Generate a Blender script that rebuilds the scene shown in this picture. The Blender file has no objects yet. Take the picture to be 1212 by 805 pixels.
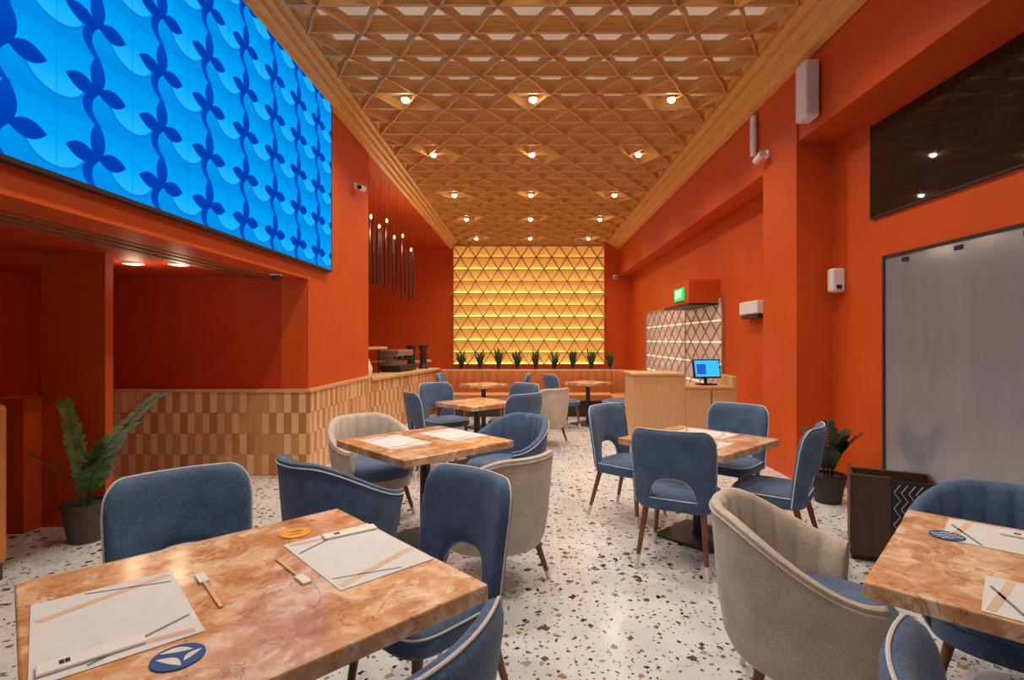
import bpy, bmesh, math, random
from mathutils import Vector, Matrix
random.seed(7)
PI = math.pi
col = bpy.context.scene.collection
scene = bpy.context.scene
F, CX, CY, H = 620.0, 625.0, 402.5, 1.5

def W(px, py, Y):
    return Vector(((px-CX)/F*Y, Y, H-(py-CY)/F*Y))
def PZ(px, py, z):
    return W(px, py, F*(H-z)/(py-CY))

# ------------------------------------------------------------------ nodes
def new_mat(name):
    m = bpy.data.materials.new(name); m.use_nodes = True
    nt = m.node_tree
    b = nt.nodes['Principled BSDF']
    return m, nt, b
def nd(nt, typ, ins=None, **props):
    n = nt.nodes.new(typ)
    for k, v in props.items(): setattr(n, k, v)
    for k, v in (ins or {}).items():
        s = n.inputs[k]
        if isinstance(v, bpy.types.NodeSocket): nt.links.new(v, s)
        else: s.default_value = v
    return n
def mt(nt, op, a, b=0.0, clamp=False):
    n = nt.nodes.new('ShaderNodeMath'); n.operation = op; n.use_clamp = clamp
    for i, v in enumerate((a, b)):
        if isinstance(v, bpy.types.NodeSocket): nt.links.new(v, n.inputs[i])
        else: n.inputs[i].default_value = v
    return n.outputs[0]
def ramp(nt, fac, stops, interp='LINEAR'):
    n = nt.nodes.new('ShaderNodeValToRGB'); r = n.color_ramp; r.interpolation = interp
    while len(r.elements) < len(stops): r.elements.new(0.5)
    for e, (p, c) in zip(r.elements, stops):
        e.position = p; e.color = (c[0], c[1], c[2], 1)
    nt.links.new(fac, n.inputs[0]); return n.outputs[0]
def mixc(nt, fac, a, b):
    n = nt.nodes.new('ShaderNodeMix'); n.data_type = 'RGBA'
    for s, v in ((n.inputs[0], fac), (n.inputs[6], a), (n.inputs[7], b)):
        if isinstance(v, bpy.types.NodeSocket): nt.links.new(v, s)
        elif isinstance(v, (int, float)): s.default_value = v
        else: s.default_value = (v[0], v[1], v[2], 1)
    return n.outputs[2]
def coord(nt): return nt.nodes.new('ShaderNodeTexCoord').outputs['Object']

def plain(name, c, rough=0.6, var=0.12, scale=6, metal=0.0, bump=0.0, bscale=60, spec=0.5):
    m, nt, b = new_mat(name)
    co = coord(nt)
    n = nd(nt, 'ShaderNodeTexNoise', {'Vector': co, 'Scale': scale, 'Detail': 4.0})
    d = tuple(x*(1-var) for x in c); l = tuple(min(1, x*(1+var)) for x in c)
    nt.links.new(ramp(nt, n.outputs[0], [(0.3, d), (0.7, l)]), b.inputs['Base Color'])
    b.inputs['Roughness'].default_value = rough; b.inputs['Metallic'].default_value = metal
    b.inputs['Specular IOR Level'].default_value = spec
    if bump:
        nb = nd(nt, 'ShaderNodeTexNoise', {'Vector': co, 'Scale': bscale, 'Detail': 3.0})
        bp = nd(nt, 'ShaderNodeBump', {'Height': nb.outputs[0], 'Strength': bump, 'Distance': 0.01})
        nt.links.new(bp.outputs[0], b.inputs['Normal'])
    return m
def emit(name, c, s):
    m, nt, b = new_mat(name)
    b.inputs['Base Color'].default_value = (*c, 1)
    b.inputs['Emission Color'].default_value = (*c, 1); b.inputs['Emission Strength'].default_value = s
    return m
def wood(name, c, stretch=(1, 1, 1), rough=0.5, var=0.22):
    m, nt, b = new_mat(name)
    mp = nd(nt, 'ShaderNodeMapping', {'Vector': coord(nt), 'Scale': stretch})
    n = nd(nt, 'ShaderNodeTexNoise', {'Vector': mp.outputs[0], 'Scale': 5.0, 'Detail': 6.0, 'Distortion': 0.2})
    nt.links.new(ramp(nt, n.outputs[0], [(0.3, tuple(x*(1-var) for x in c)), (0.55, c), (0.75, tuple(min(1, x*(1+var*0.6)) for x in c))]), b.inputs['Base Color'])
    b.inputs['Roughness'].default_value = rough
    return m
def fabric(name, c, c2):
    m, nt, b = new_mat(name)
    co = coord(nt)
    n1 = nd(nt, 'ShaderNodeTexNoise', {'Vector': co, 'Scale': 150.0, 'Detail': 2.0})
    n2 = nd(nt, 'ShaderNodeTexNoise', {'Vector': co, 'Scale': 9.0, 'Detail': 3.0})
    f = mt(nt, 'ADD', mt(nt, 'MULTIPLY', n1.outputs[0], 0.6), mt(nt, 'MULTIPLY', n2.outputs[0], 0.4))
    nt.links.new(ramp(nt, f, [(0.36, c), (0.64, c2)]), b.inputs['Base Color'])
    b.inputs['Roughness'].default_value = 0.9
    b.inputs['Sheen Weight'].default_value = 0.15
    bp = nd(nt, 'ShaderNodeBump', {'Height': n1.outputs[0], 'Strength': 0.25, 'Distance': 0.003})
    nt.links.new(bp.outputs[0], b.inputs['Normal'])
    return m
def tiles(name, axis):
    m, nt, b = new_mat(name)
    s = nd(nt, 'ShaderNodeSeparateXYZ', {'Vector': coord(nt)})
    TW, TH_ = 0.082, 0.23
    a = mt(nt, 'ADD', mt(nt, 'DIVIDE', s.outputs[axis], TW), 200.0); c = mt(nt, 'DIVIDE', s.outputs[2], TH_)
    ia = mt(nt, 'FLOOR', a); ic = mt(nt, 'FLOOR', c)
    cmb = nd(nt, 'ShaderNodeCombineXYZ', {'X': ia, 'Y': ic, 'Z': 0.0})
    wn = nd(nt, 'ShaderNodeTexWhiteNoise', {'Vector': cmb.outputs[0]}, noise_dimensions='2D')
    par = mt(nt, 'FRACT', mt(nt, 'MULTIPLY', mt(nt, 'ADD', ia, ic), 0.5))
    f = mt(nt, 'ADD', mt(nt, 'MULTIPLY', par, 0.9), mt(nt, 'MULTIPLY', wn.outputs[0], 0.55))
    cl = ramp(nt, f, [(0.0, (0.84, 0.53, 0.27)), (0.28, (0.77, 0.45, 0.22)), (0.5, (0.60, 0.29, 0.125)), (0.85, (0.50, 0.21, 0.08))], 'CONSTANT')
    fa = mt(nt, 'FRACT', a); fc = mt(nt, 'FRACT', c)
    g = mt(nt, 'MAXIMUM', mt(nt, 'LESS_THAN', fa, 0.05), mt(nt, 'LESS_THAN', fc, 0.02))
    nt.links.new(mixc(nt, g, cl, (0.38, 0.20, 0.10)), b.inputs['Base Color'])
    b.inputs['Roughness'].default_value = 0.35
    return m
def terrazzo():
    m, nt, b = new_mat('terrazzo')
    co = coord(nt)
    nz = nd(nt, 'ShaderNodeTexNoise', {'Vector': co, 'Scale': 16.0, 'Detail': 2.0})
    off = nd(nt, 'ShaderNodeVectorMath', {0: nz.outputs[1], 1: (0.5, 0.5, 0.5)}, operation='SUBTRACT')
    sc = nd(nt, 'ShaderNodeVectorMath', {0: off.outputs[0], 'Scale': 0.06}, operation='SCALE')
    v = nd(nt, 'ShaderNodeVectorMath', {0: co, 1: sc.outputs[0]}, operation='ADD').outputs[0]
    base = ramp(nt, nd(nt, 'ShaderNodeTexNoise', {'Vector': co, 'Scale': 3.0, 'Detail': 5.0}).outputs[0], [(0.3, (0.62, 0.63, 0.64)), (0.7, (0.74, 0.75, 0.75))])
    out = base
    for scale, lo, hi, metric in ((30.0, -0.14, 0.22, 'EUCLIDEAN'), (20.0, -0.16, 0.32, 'MANHATTAN'), (11.5, -0.24, 0.35, 'MANHATTAN')):
        vo = nd(nt, 'ShaderNodeTexVoronoi', {'Vector': v, 'Scale': scale}, feature='F1', distance=metric, voronoi_dimensions='2D')
        s = nd(nt, 'ShaderNodeSeparateColor', {0: vo.outputs['Color']})
        th = mt(nt, 'ADD', mt(nt, 'MULTIPLY', s.outputs[0], hi-lo), lo)
        mask = mt(nt, 'GREATER_THAN', th, vo.outputs['Distance'])
        cc = ramp(nt, s.outputs[1], [(0.0, (0.04, 0.028, 0.02)), (0.24, (0.15, 0.08, 0.04)), (0.44, (0.19, 0.16, 0.13)), (0.60, (0.08, 0.085, 0.065)),
                                     (0.72, (0.36, 0.22, 0.09)), (0.86, (0.36, 0.33, 0.29))], 'CONSTANT')
        out = mixc(nt, mask, out, cc)
    nt.links.new(out, b.inputs['Base Color'])
    b.inputs['Roughness'].default_value = 0.18
    return m
def marble():
    m, nt, b = new_mat('orange_marble')
    co = coord(nt)
    n = nd(nt, 'ShaderNodeTexNoise', {'Vector': co, 'Scale': 7.0, 'Detail': 10.0, 'Roughness': 0.72, 'Distortion': 0.4})
    c1 = ramp(nt, n.outputs[0], [(0.30, (0.40, 0.155, 0.055)), (0.42, (0.55, 0.26, 0.11)), (0.50, (0.66, 0.36, 0.18)), (0.60, (0.74, 0.46, 0.28)), (0.70, (0.58, 0.28, 0.12))])
    n2 = nd(nt, 'ShaderNodeTexNoise', {'Vector': co, 'Scale': 7.0, 'Detail': 10.0, 'Roughness': 0.66, 'Distortion': 0.6})
    blot = ramp(nt, n2.outputs[0], [(0.505, (0, 0, 0)), (0.55, (1, 1, 1))])
    n4 = nd(nt, 'ShaderNodeTexNoise', {'Vector': co, 'Scale': 22.0, 'Detail': 6.0})
    blot2 = mt(nt, 'MULTIPLY', blot, ramp(nt, n4.outputs[0], [(0.42, (0.15, 0.15, 0.15)), (0.60, (0.88, 0.88, 0.88))]))
    out = mixc(nt, blot2, c1, (0.82, 0.62, 0.45))
    n3 = nd(nt, 'ShaderNodeTexNoise', {'Vector': co, 'Scale': 3.5, 'Detail': 9.0, 'Roughness': 0.6, 'Distortion': 0.6})
    vein = mt(nt, 'LESS_THAN', mt(nt, 'ABSOLUTE', mt(nt, 'SUBTRACT', n3.outputs[0], 0.5)), 0.006)
    out = mixc(nt, mt(nt, 'MULTIPLY', vein, 0.6), out, (0.30, 0.11, 0.035))
    nt.links.new(out, b.inputs['Base Color'])
    b.inputs['Roughness'].default_value = 0.17
    return m
def led_pattern():
    m, nt, b = new_mat('led_pattern')
    s = nd(nt, 'ShaderNodeSeparateXYZ', {'Vector': coord(nt)})
    PU, PV = 0.5125, 0.37
    u = mt(nt, 'SUBTRACT', mt(nt, 'FRACT', mt(nt, 'ADD', mt(nt, 'DIVIDE', mt(nt, 'ADD', s.outputs[1], 0.98), PU), 10.5)), 0.5)
    v = mt(nt, 'SUBTRACT', mt(nt, 'FRACT', mt(nt, 'ADD', mt(nt, 'DIVIDE', s.outputs[2], PV), 10.0)), 0.5)
    au = mt(nt, 'ABSOLUTE', u); av = mt(nt, 'ABSOLUTE', v)
    def par(a, w, c=0.25, h=0.25):
        t = mt(nt, 'DIVIDE', mt(nt, 'SUBTRACT', a, c), h)
        return mt(nt, 'MULTIPLY', mt(nt, 'SUBTRACT', 1.0, mt(nt, 'MULTIPLY', t, t)), w)
    # pointed side leaves off each column; an upright leaf and a curved stem join the nodes into a continuous chain
    f1 = mt(nt, 'GREATER_THAN', par(au, 0.13, 0.20, 0.20), mt(nt, 'ABSOLUTE', mt(nt, 'SUBTRACT', v, mt(nt, 'MULTIPLY', au, 0.08))))
    f2 = mt(nt, 'MULTIPLY', mt(nt, 'GREATER_THAN', par(v, 0.10, 0.25, 0.31), au), mt(nt, 'GREATER_THAN', v, 0.0))
    nu = mt(nt, 'MULTIPLY', u, -1.0)
    outer = par(v, 0.20, -0.25, 0.29); inner = mt(nt, 'SUBTRACT', par(v, 0.12, -0.25, 0.25), 0.045)
    f3 = mt(nt, 'MULTIPLY', mt(nt, 'GREATER_THAN', outer, nu), mt(nt, 'GREATER_THAN', nu, inner))
    f3 = mt(nt, 'MULTIPLY', f3, mt(nt, 'LESS_THAN', v, 0.0))
    dark = mt(nt, 'MAXIMUM', mt(nt, 'MAXIMUM', f1, f2), f3)
    uu = mt(nt, 'SUBTRACT', 0.5, au)
    bw = mt(nt, 'SQRT', mt(nt, 'ADD', mt(nt, 'MULTIPLY', uu, uu), mt(nt, 'MULTIPLY', v, v)))
    low = mt(nt, 'LESS_THAN', v, 0.06)
    bowl = mt(nt, 'MULTIPLY', mt(nt, 'LESS_THAN', bw, 0.33), low)
    rim = mt(nt, 'MULTIPLY', mt(nt, 'LESS_THAN', mt(nt, 'ABSOLUTE', mt(nt, 'SUBTRACT', bw, 0.35)), 0.022), low)
    bg = ramp(nt, mt(nt, 'ADD', v, 0.5), [(0.0, (0.0, 0.27, 0.82)), (0.45, (0.0, 0.30, 0.87)), (0.58, (0.0, 0.38, 0.95)), (1.0, (0.0, 0.31, 0.87))])
    bowlc = ramp(nt, mt(nt, 'ADD', v, 0.5), [(0.15, (0.02, 0.50, 1.0)), (0.55, (0.0, 0.40, 0.97))])
    out = mixc(nt, bowl, bg, bowlc)
    out = mixc(nt, mt(nt, 'MULTIPLY', rim, 0.65), out, (0.0, 0.20, 0.68))
    seam = mt(nt, 'MAXIMUM', mt(nt, 'GREATER_THAN', au, 0.488), mt(nt, 'GREATER_THAN', av, 0.488))
    out = mixc(nt, mt(nt, 'MULTIPLY', seam, 0.3), out, (0.0, 0.22, 0.7))
    dk = ramp(nt, mt(nt, 'ADD', v, 0.5), [(0.0, (0.0, 0.075, 0.55)), (0.5, (0.0, 0.045, 0.42)), (1.0, (0.0, 0.075, 0.55))])
    out = mixc(nt, dark, out, dk)
    nt.links.new(out, b.inputs['Emission Color']); b.inputs['Emission Strength'].default_value = 1.0
    b.inputs['Base Color'].default_value = (0.0, 0.005, 0.02, 1); b.inputs['Roughness'].default_value = 0.8
    b.inputs['Specular IOR Level'].default_value = 0.0
    return m

M = {}
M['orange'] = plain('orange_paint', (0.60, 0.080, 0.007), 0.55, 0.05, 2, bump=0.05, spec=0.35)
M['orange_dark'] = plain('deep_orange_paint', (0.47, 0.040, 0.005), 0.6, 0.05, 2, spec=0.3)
m, nt, b = new_mat('glowing_cream_ceiling')
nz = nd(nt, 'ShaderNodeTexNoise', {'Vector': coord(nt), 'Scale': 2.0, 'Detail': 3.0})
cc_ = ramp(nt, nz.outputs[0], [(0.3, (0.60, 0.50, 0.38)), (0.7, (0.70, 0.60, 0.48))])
nt.links.new(cc_, b.inputs['Base Color']); nt.links.new(cc_, b.inputs['Emission Color']); b.inputs['Emission Strength'].default_value = 0.38  # emission added to brighten the ceiling, which is no lamp itself
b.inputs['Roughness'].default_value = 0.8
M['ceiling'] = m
M['terrazzo'] = terrazzo()
M['marble'] = marble()
M['tile_x'] = tiles('vertical_tiles_x', 0)
M['tile_y'] = tiles('vertical_tiles_y', 1)
M['cap'] = plain('tan_cap', (0.66, 0.40, 0.19), 0.45)
M['beam'] = wood('lattice_wood', (0.72, 0.36, 0.10), (1, 10, 10))
M['wall_lattice'] = wood('wall_lattice_wood', (0.54, 0.28, 0.08), (1, 10, 10))
M['trim'] = wood('trim_wood', (0.84, 0.47, 0.135), (20, 1.2, 20), 0.45, 0.15)
M['leg'] = wood('leg_wood', (0.22, 0.08, 0.03), (5, 5, 1), 0.4)
M['tip'] = plain('leg_tip', (0.75, 0.68, 0.58), 0.35, 0.05)
M['blue'] = fabric('blue_fabric', (0.036, 0.075, 0.155), (0.10, 0.168, 0.30))
M['beige'] = fabric('beige_fabric', (0.42, 0.35, 0.285), (0.66, 0.57, 0.48))
M['piping'] = plain('white_piping', (0.62, 0.62, 0.62), 0.7)
M['black'] = plain('black_metal', (0.02, 0.02, 0.02), 0.45)
M['steel'] = plain('steel', (0.55, 0.55, 0.55), 0.3, 0.1, metal=0.9)
M['white'] = plain('white_plastic', (0.78, 0.76, 0.72), 0.45, 0.03)
M['paper'] = plain('paper', (0.66, 0.66, 0.66), 0.8, 0.05, 20)
M['navy'] = plain('navy_ink', (0.02, 0.07, 0.24), 0.6)
M['grey_ink'] = plain('grey_ink', (0.16, 0.19, 0.26), 0.6)
M['ink'] = plain('black_ink', (0.015, 0.015, 0.02), 0.6)
M['band'] = plain('tan_band', (0.64, 0.45, 0.32), 0.7)
M['ocoaster'] = plain('orange_card', (0.78, 0.34, 0.03), 0.7)
M['stick'] = wood('stick_wood', (0.70, 0.42, 0.20), (1, 6, 6))
M['desk'] = wood('desk_wood', (0.66, 0.39, 0.17), (12, 12, 0.8), 0.5, 0.12)
M['leather'] = plain('tan_leather', (0.52, 0.17, 0.04), 0.5, 0.1, 8)
M['soil'] = plain('soil', (0.04, 0.025, 0.015), 0.95, 0.4, 40)
M['pot'] = plain('dark_pot', (0.07, 0.05, 0.045), 0.55, 0.3, 20)
M['pot2'] = plain('black_pot', (0.025, 0.02, 0.02), 0.55, 0.3, 20)
M['leaf'] = plain('leaf_green', (0.040, 0.105, 0.022), 0.25, 0.6, 12)
M['leafd'] = plain('leaf_dark', (0.012, 0.032, 0.012), 0.4, 0.6, 12)
M['leaf2'] = plain('agave_green', (0.07, 0.12, 0.04), 0.45, 0.4, 12)
M['glow'] = emit('led_warm', (1.0, 0.64, 0.18), 4.2)
M['bead'] = plain('bead_wood', (0.88, 0.52, 0.16), 0.4)
M['lens'] = emit('spot_lens', (1.0, 0.90, 0.76), 45.0)
M['lens_dim'] = emit('alcove_lens', (1.0, 0.8, 0.55), 4.0)
M['bulb'] = emit('warm_bulb', (1.0, 0.52, 0.20), 4.0)
M['green'] = emit('exit_green', (0.02, 0.55, 0.15), 0.9)
M['exit_white'] = emit('exit_white', (0.9, 1.0, 0.9), 1.2)
M['pos'] = emit('pos_blue', (0.02, 0.35, 0.9), 1.2)
M['pos2'] = emit('pos_dark_blue', (0.0, 0.08, 0.45), 1.0)
M['led'] = led_pattern()
m, nt, b = new_mat('backlit_panel')
nz = nd(nt, 'ShaderNodeTexNoise', {'Vector': coord(nt), 'Scale': 1.5})
nt.links.new(ramp(nt, nz.outputs[0], [(0.3, (0.84, 0.53, 0.15)), (0.7, (0.90, 0.60, 0.20))]), b.inputs['Base Color'])
b.inputs['Emission Color'].default_value = (1.0, 0.55, 0.12, 1); b.inputs['Emission Strength'].default_value = 0.30
M['panel'] = m
m, nt, b = new_mat('grey_glass')
mp_ = nd(nt, 'ShaderNodeMapping', {'Vector': coord(nt), 'Scale': (1.0, 2.0, 0.5)})
nz = nd(nt, 'ShaderNodeTexNoise', {'Vector': mp_.outputs[0], 'Scale': 2.0, 'Detail': 4.0})
nt.links.new(ramp(nt, nz.outputs[0], [(0.3, (0.21, 0.22, 0.255)), (0.7, (0.25, 0.26, 0.30))]), b.inputs['Base Color'])
b.inputs['Roughness'].default_value = 0.14; b.inputs['IOR'].default_value = 1.9
M['glass'] = m
m, nt, b = new_mat('dark_glass')
nz = nd(nt, 'ShaderNodeTexNoise', {'Vector': coord(nt), 'Scale': 2.0})
nt.links.new(ramp(nt, nz.outputs[0], [(0.3, (0.010, 0.008, 0.007)), (0.7, (0.018, 0.013, 0.012))]), b.inputs['Base Color'])
b.inputs['Roughness'].default_value = 0.03
M['dark_glass'] = m
m = plain('pale_pink_panel', (0.58, 0.46, 0.40), 0.15, 0.08, 2)
M['pale_panel'] = m
bb = m.node_tree.nodes['Principled BSDF']; bb.inputs['Emission Color'].default_value = (0.62, 0.46, 0.38, 1); bb.inputs['Emission Strength'].default_value = 0.2  # slight glow put into the far door pane for its bright reflection
M['refl_lat'] = plain('lattice_reflection', (0.40, 0.24, 0.16), 0.5)
M['refl_glow'] = emit('pale_reflected_band', (1.0, 0.82, 0.64), 0.75)
M['rod'] = plain('dark_rod', (0.05, 0.02, 0.012), 0.5, 0.3, 20)
M['slat'] = plain('brown_slat', (0.30, 0.09, 0.03), 0.6, 0.2, 6)
M['crate'] = wood('dark_crate_wood', (0.075, 0.032, 0.018), (5, 5, 1))
M['cord'] = plain('white_cord', (0.55, 0.52, 0.47), 0.8)

# ------------------------------------------------------------------ mesh builder
class MB:
    def __init__(s): s.bm = bmesh.new()
    def box(s, x0, x1, y0, y1, z0, z1, mtx=None, bev=0):
        r = bmesh.ops.create_cube(s.bm, size=1)
        vs = r['verts']
        for v in vs:
            v.co = Vector(((x0+x1)/2+v.co.x*(x1-x0), (y0+y1)/2+v.co.y*(y1-y0), (z0+z1)/2+v.co.z*(z1-z0)))
        if bev:
            es = {e for v in vs for e in v.link_edges}
            rr = bmesh.ops.bevel(s.bm, geom=list(es), offset=bev, segments=2, affect='EDGES', profile=0.5)
            vs = list({v for f in rr['faces'] for v in f.verts} | {v for v in vs if v.is_valid})
        if mtx:
            for v in vs: v.co = mtx @ v.co
        return s
    def tube(s, pts, r, n=8, cap=True):
        pts = [Vector(p) for p in pts]
        rs = r if isinstance(r, (list, tuple)) else [r]*len(pts)
        rings = []; up = None
        for i, p in enumerate(pts):
            t = (pts[min(i+1, len(pts)-1)]-pts[max(i-1, 0)]).normalized()
            if up is None:
                up = Vector((0, 0, 1)) if abs(t.z) < 0.9 else Vector((1, 0, 0))
            a = t.cross(up).normalized(); up = a.cross(t).normalized()
            rings.append([s.bm.verts.new(p+(a*math.cos(2*PI*k/n)+up*math.sin(2*PI*k/n))*rs[i]) for k in range(n)])
        for i in range(len(rings)-1):
            for k in range(n):
                s.bm.faces.new((rings[i][k], rings[i][(k+1) % n], rings[i+1][(k+1) % n], rings[i+1][k]))
        if cap:
            s.bm.faces.new(rings[0][::-1]); s.bm.faces.new(rings[-1])
        return s
    def rings(s, loops, close=True, cap=True):
        R = [[s.bm.verts.new(p) for p in L] for L in loops]
        n = len(R[0])
        for i in range(len(R)-1):
            for k in range(n if close else n-1):
                s.bm.faces.new((R[i][k], R[i][(k+1) % n], R[i+1][(k+1) % n], R[i+1][k]))
        if cap:
            s.bm.faces.new(R[0][::-1]); s.bm.faces.new(R[-1])
        return R
    def lathe(s, prof, c=(0, 0, 0), n=24):
        s.rings([[Vector((c[0]+r*math.cos(2*PI*k/n), c[1]+r*math.sin(2*PI*k/n), c[2]+z)) for k in range(n)] for r, z in prof]); return s
    def slab(s, w, d, prof, c=(0, 0), e=4.0, n=40):
        loops = []
        for sc, z in prof:
            L = []
            for k in range(n):
                a = 2*PI*k/n; ca, sa = math.cos(a), math.sin(a)
                L.append(Vector((c[0]+math.copysign(abs(ca)**(2/e), ca)*(w/2-sc), c[1]+math.copysign(abs(sa)**(2/e), sa)*(d/2-sc), z)))
            loops.append(L)
        s.rings(loops); return s
    def poly(s, pts):
        s.bm.faces.new([s.bm.verts.new(p) for p in pts]); return s
    def prism(s, pts, z0, z1):
        s.rings([[Vector((p[0], p[1], z0)) for p in pts], [Vector((p[0], p[1], z1)) for p in pts]]); return s
    def build(s, name, mat, parent=None, smooth=False, mtx=None):
        if mtx: s.bm.transform(mtx)
        bmesh.ops.recalc_face_normals(s.bm, faces=s.bm.faces)
        me = bpy.data.meshes.new(name); s.bm.to_mesh(me); s.bm.free()
        me.materials.append(mat)
        if smooth:
            for p in me.polygons: p.use_smooth = True
            try: me.set_sharp_from_angle(angle=math.radians(50))
            except Exception: pass
        o = bpy.data.objects.new(name, me); col.objects.link(o)
        if parent: o.parent = parent
        return o
def tag(o, label, cat, group=None, kind=None):
    o['label'] = label; o['category'] = cat
    if group: o['group'] = group
    if kind: o['kind'] = kind
    return o
def thing(name, label, cat, loc=(0, 0, 0), rz=0, group=None):
    o = bpy.data.objects.new(name, None); col.objects.link(o)
    o.empty_display_size = 0.1
    o.location = loc; o.rotation_euler = (0, 0, rz)
    return tag(o, label, cat, group)
def struct(name, mb, mat, label, cat='wall', smooth=False):
    return tag(mb.build(name, mat, None, smooth), label, cat, None, 'structure')
def copy_tree(o, parent=None):
    c = o.copy(); col.objects.link(c); c.parent = parent
    for ch in o.children: copy_tree(ch, c)
    return c
def face(fx, fy): return math.atan2(-fx, fy)

# ------------------------------------------------------------------ room
ZC = 4.45; XL = -2.45; XR = 2.86; XW = 3.22; YB = 16.4
struct('floor', MB().box(-6, 3.5, -2.5, YB+0.2, -0.12, 0), M['terrazzo'], 'white terrazzo floor with brown and black stone chips', 'floor')
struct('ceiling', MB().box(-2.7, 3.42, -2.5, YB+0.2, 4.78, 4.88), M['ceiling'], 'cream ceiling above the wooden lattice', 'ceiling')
struct('wall_back', MB().box(-5.2, 3.42, YB, YB+0.2, 0, 4.78), M['orange'], 'orange back wall behind the glowing lattice', 'wall')
struct('wall_right', MB().box(XW, XW+0.2, -2.5, YB, 0, 3.5), M['orange'], 'orange lower wall on the right with glazed doors', 'wall')
struct('wall_right_upper', MB().box(XR, XW+0.2, 5.9, YB, 3.51, 4.78).box(XR, XW+0.2, -2.5, 5.9, 3.60, 4.78), M['orange'], 'orange upper wall overhanging on the right', 'wall')
struct('wall_right_pillar', MB().box(XR-0.02, XW-0.001, 5.54, 6.33, 0, 4.38), M['orange'], 'orange pillar standing out from the right wall', 'wall')
struct('wall_left', MB().box(-2.75, XL, -2.5, 5.84, 2.18, 4.78), M['orange'], 'orange left wall carrying the big blue screen', 'wall')
struct('wall_left_end', MB().box(-2.75, XL, 5.84, 8.04, 0, 4.78), M['orange'], 'orange left wall between the screen and the bar', 'wall')
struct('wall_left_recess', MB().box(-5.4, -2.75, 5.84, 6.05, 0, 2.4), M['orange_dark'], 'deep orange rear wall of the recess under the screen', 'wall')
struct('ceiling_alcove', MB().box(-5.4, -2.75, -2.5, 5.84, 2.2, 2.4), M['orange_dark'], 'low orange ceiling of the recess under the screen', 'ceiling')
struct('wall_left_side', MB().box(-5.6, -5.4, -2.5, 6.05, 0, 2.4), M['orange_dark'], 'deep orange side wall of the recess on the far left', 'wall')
struct('wall_left_pillar', MB().box(-3.9, -3.39, 4.2, 4.28, 0, 2.2), M['orange'], 'orange pillar under the recess ceiling beside the potted plant', 'wall')
struct('wall_left_partition', MB().box(-5.4, -3.9, 4.05, 4.3, 0, 1.04), M['orange'], 'low orange partition left of the pillar', 'wall')
struct('wall_bar', MB().box(-5.2, -5.0, 6.05, YB, 0, 4.78), M['orange'], 'orange wall behind the bar', 'wall')
struct('ceiling_bar', MB().box(-5.0, -2.46, 8.04, YB, 4.42, 4.6).box(-2.75, -2.46, 8.04, YB, 4.4, 4.78), M['orange'], 'orange ceiling above the bar', 'ceiling')
for i, (xa, xb, lab) in enumerate(((-2.10, XL+0.01, 'left'), (2.36, XR-0.01, 'right'))):
    mb = MB(); n = 5
    for k in range(n):
        a = xa+(xb-xa)*k/n; c = xa+(xb-xa)*(k+1)/n
        mb.box(min(a, c), max(a, c), -2.4, YB-0.02, 4.56-0.052*k, 4.78)
    tr = struct('trim_%d' % (i+1), mb, M['trim'], 'stepped golden wood moulding along the %s edge of the lattice ceiling' % lab, 'trim')
    mc = MB()
    for k in (1, 2, 3):
        a = xa+(xb-xa)*(k+0.85)/n; c = xa+(xb-xa)*(k+0.97)/n
        mc.box(min(a, c), max(a, c), -2.3, YB-0.1, 4.56-0.052*k-0.012, 4.56-0.052*k)
    mc.build('moulding_bead', M['bead'], tr)
mb = MB()
for k in range(3): mb.box(-2.80-0.12*k-0.07, -2.80-0.12*k, -2.4, 5.80, 2.185, 2.2)
struct('trim_3', mb, M['slat'], 'brown slatted strip along the edge of the recess ceiling', 'trim')
struct('trim_4', MB().box(-5.38, XL+0.035, 5.80, 5.84, 0.0, 0.92), M['tile_x'], 'dado of narrow tan and brown vertical tiles on the recess wall', 'tiled dado')
struct('trim_5', MB().box(XL, XL+0.035, 5.84, 8.06, 0.0, 0.92), M['tile_y'], 'dado of narrow tan and brown vertical tiles on the wall below the screen end', 'tiled dado')
struct('trim_6', MB().box(-5.38, XL+0.05, 5.785, 5.84, 0.92, 0.955).box(XL, XL+0.05, 5.84, 8.06, 0.92, 0.955), M['cap'], 'tan ledge capping the tiled dado', 'ledge')

# ------------------------------------------------------------------ lattice ceiling
PIT = 0.41; HP = 0.26
lat = thing('ceiling_lattice', 'wooden lattice of beams and zigzag slats hanging under the ceiling', 'ceiling lattice', (0.13, 0, 4.41))
X0, X1 = -2.24, 2.24
def zig(mb, a0, a1, r0, r1, flip, fn, w=0.018, hpw=None):
    n = int(round((a1-a0)/(hpw or HP))); hp = (a1-a0)/n
    for k in range(n):
        lo, hi = (r0, r1) if (k+flip) % 2 == 0 else (r1, r0)
        fn(mb, a0+k*hp, lo, a0+(k+1)*hp, hi, w)
def wavy(mb, a0, a1, r0, r1, flip, w, z0, z1):
    n = int(round((a1-a0)/HP)); hp = (a1-a0)/n; S = 6
    C = []
    for k in range(n*S+1):
        q = k/S; i = int(q); f = q-i
        tri = f if (i+flip) % 2 == 0 else 1-f
        sm = 0.5-0.5*math.cos(PI*tri)
        C.append(Vector((a0+q*hp, r0+(r1-r0)*(0.6*tri+0.4*sm), 0)))
    loops = []
    for k, p in enumerate(C):
        d = (C[min(k+1, len(C)-1)]-C[max(k-1, 0)]).normalized(); nn = Vector((-d.y, d.x, 0))*w/2
        loops.append([p-nn+Vector((0, 0, z0)), p+nn+Vector((0, 0, z0)), p+nn+Vector((0, 0, z1)), p-nn+Vector((0, 0, z1))])
    mb.rings(loops)
nb = 38
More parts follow.
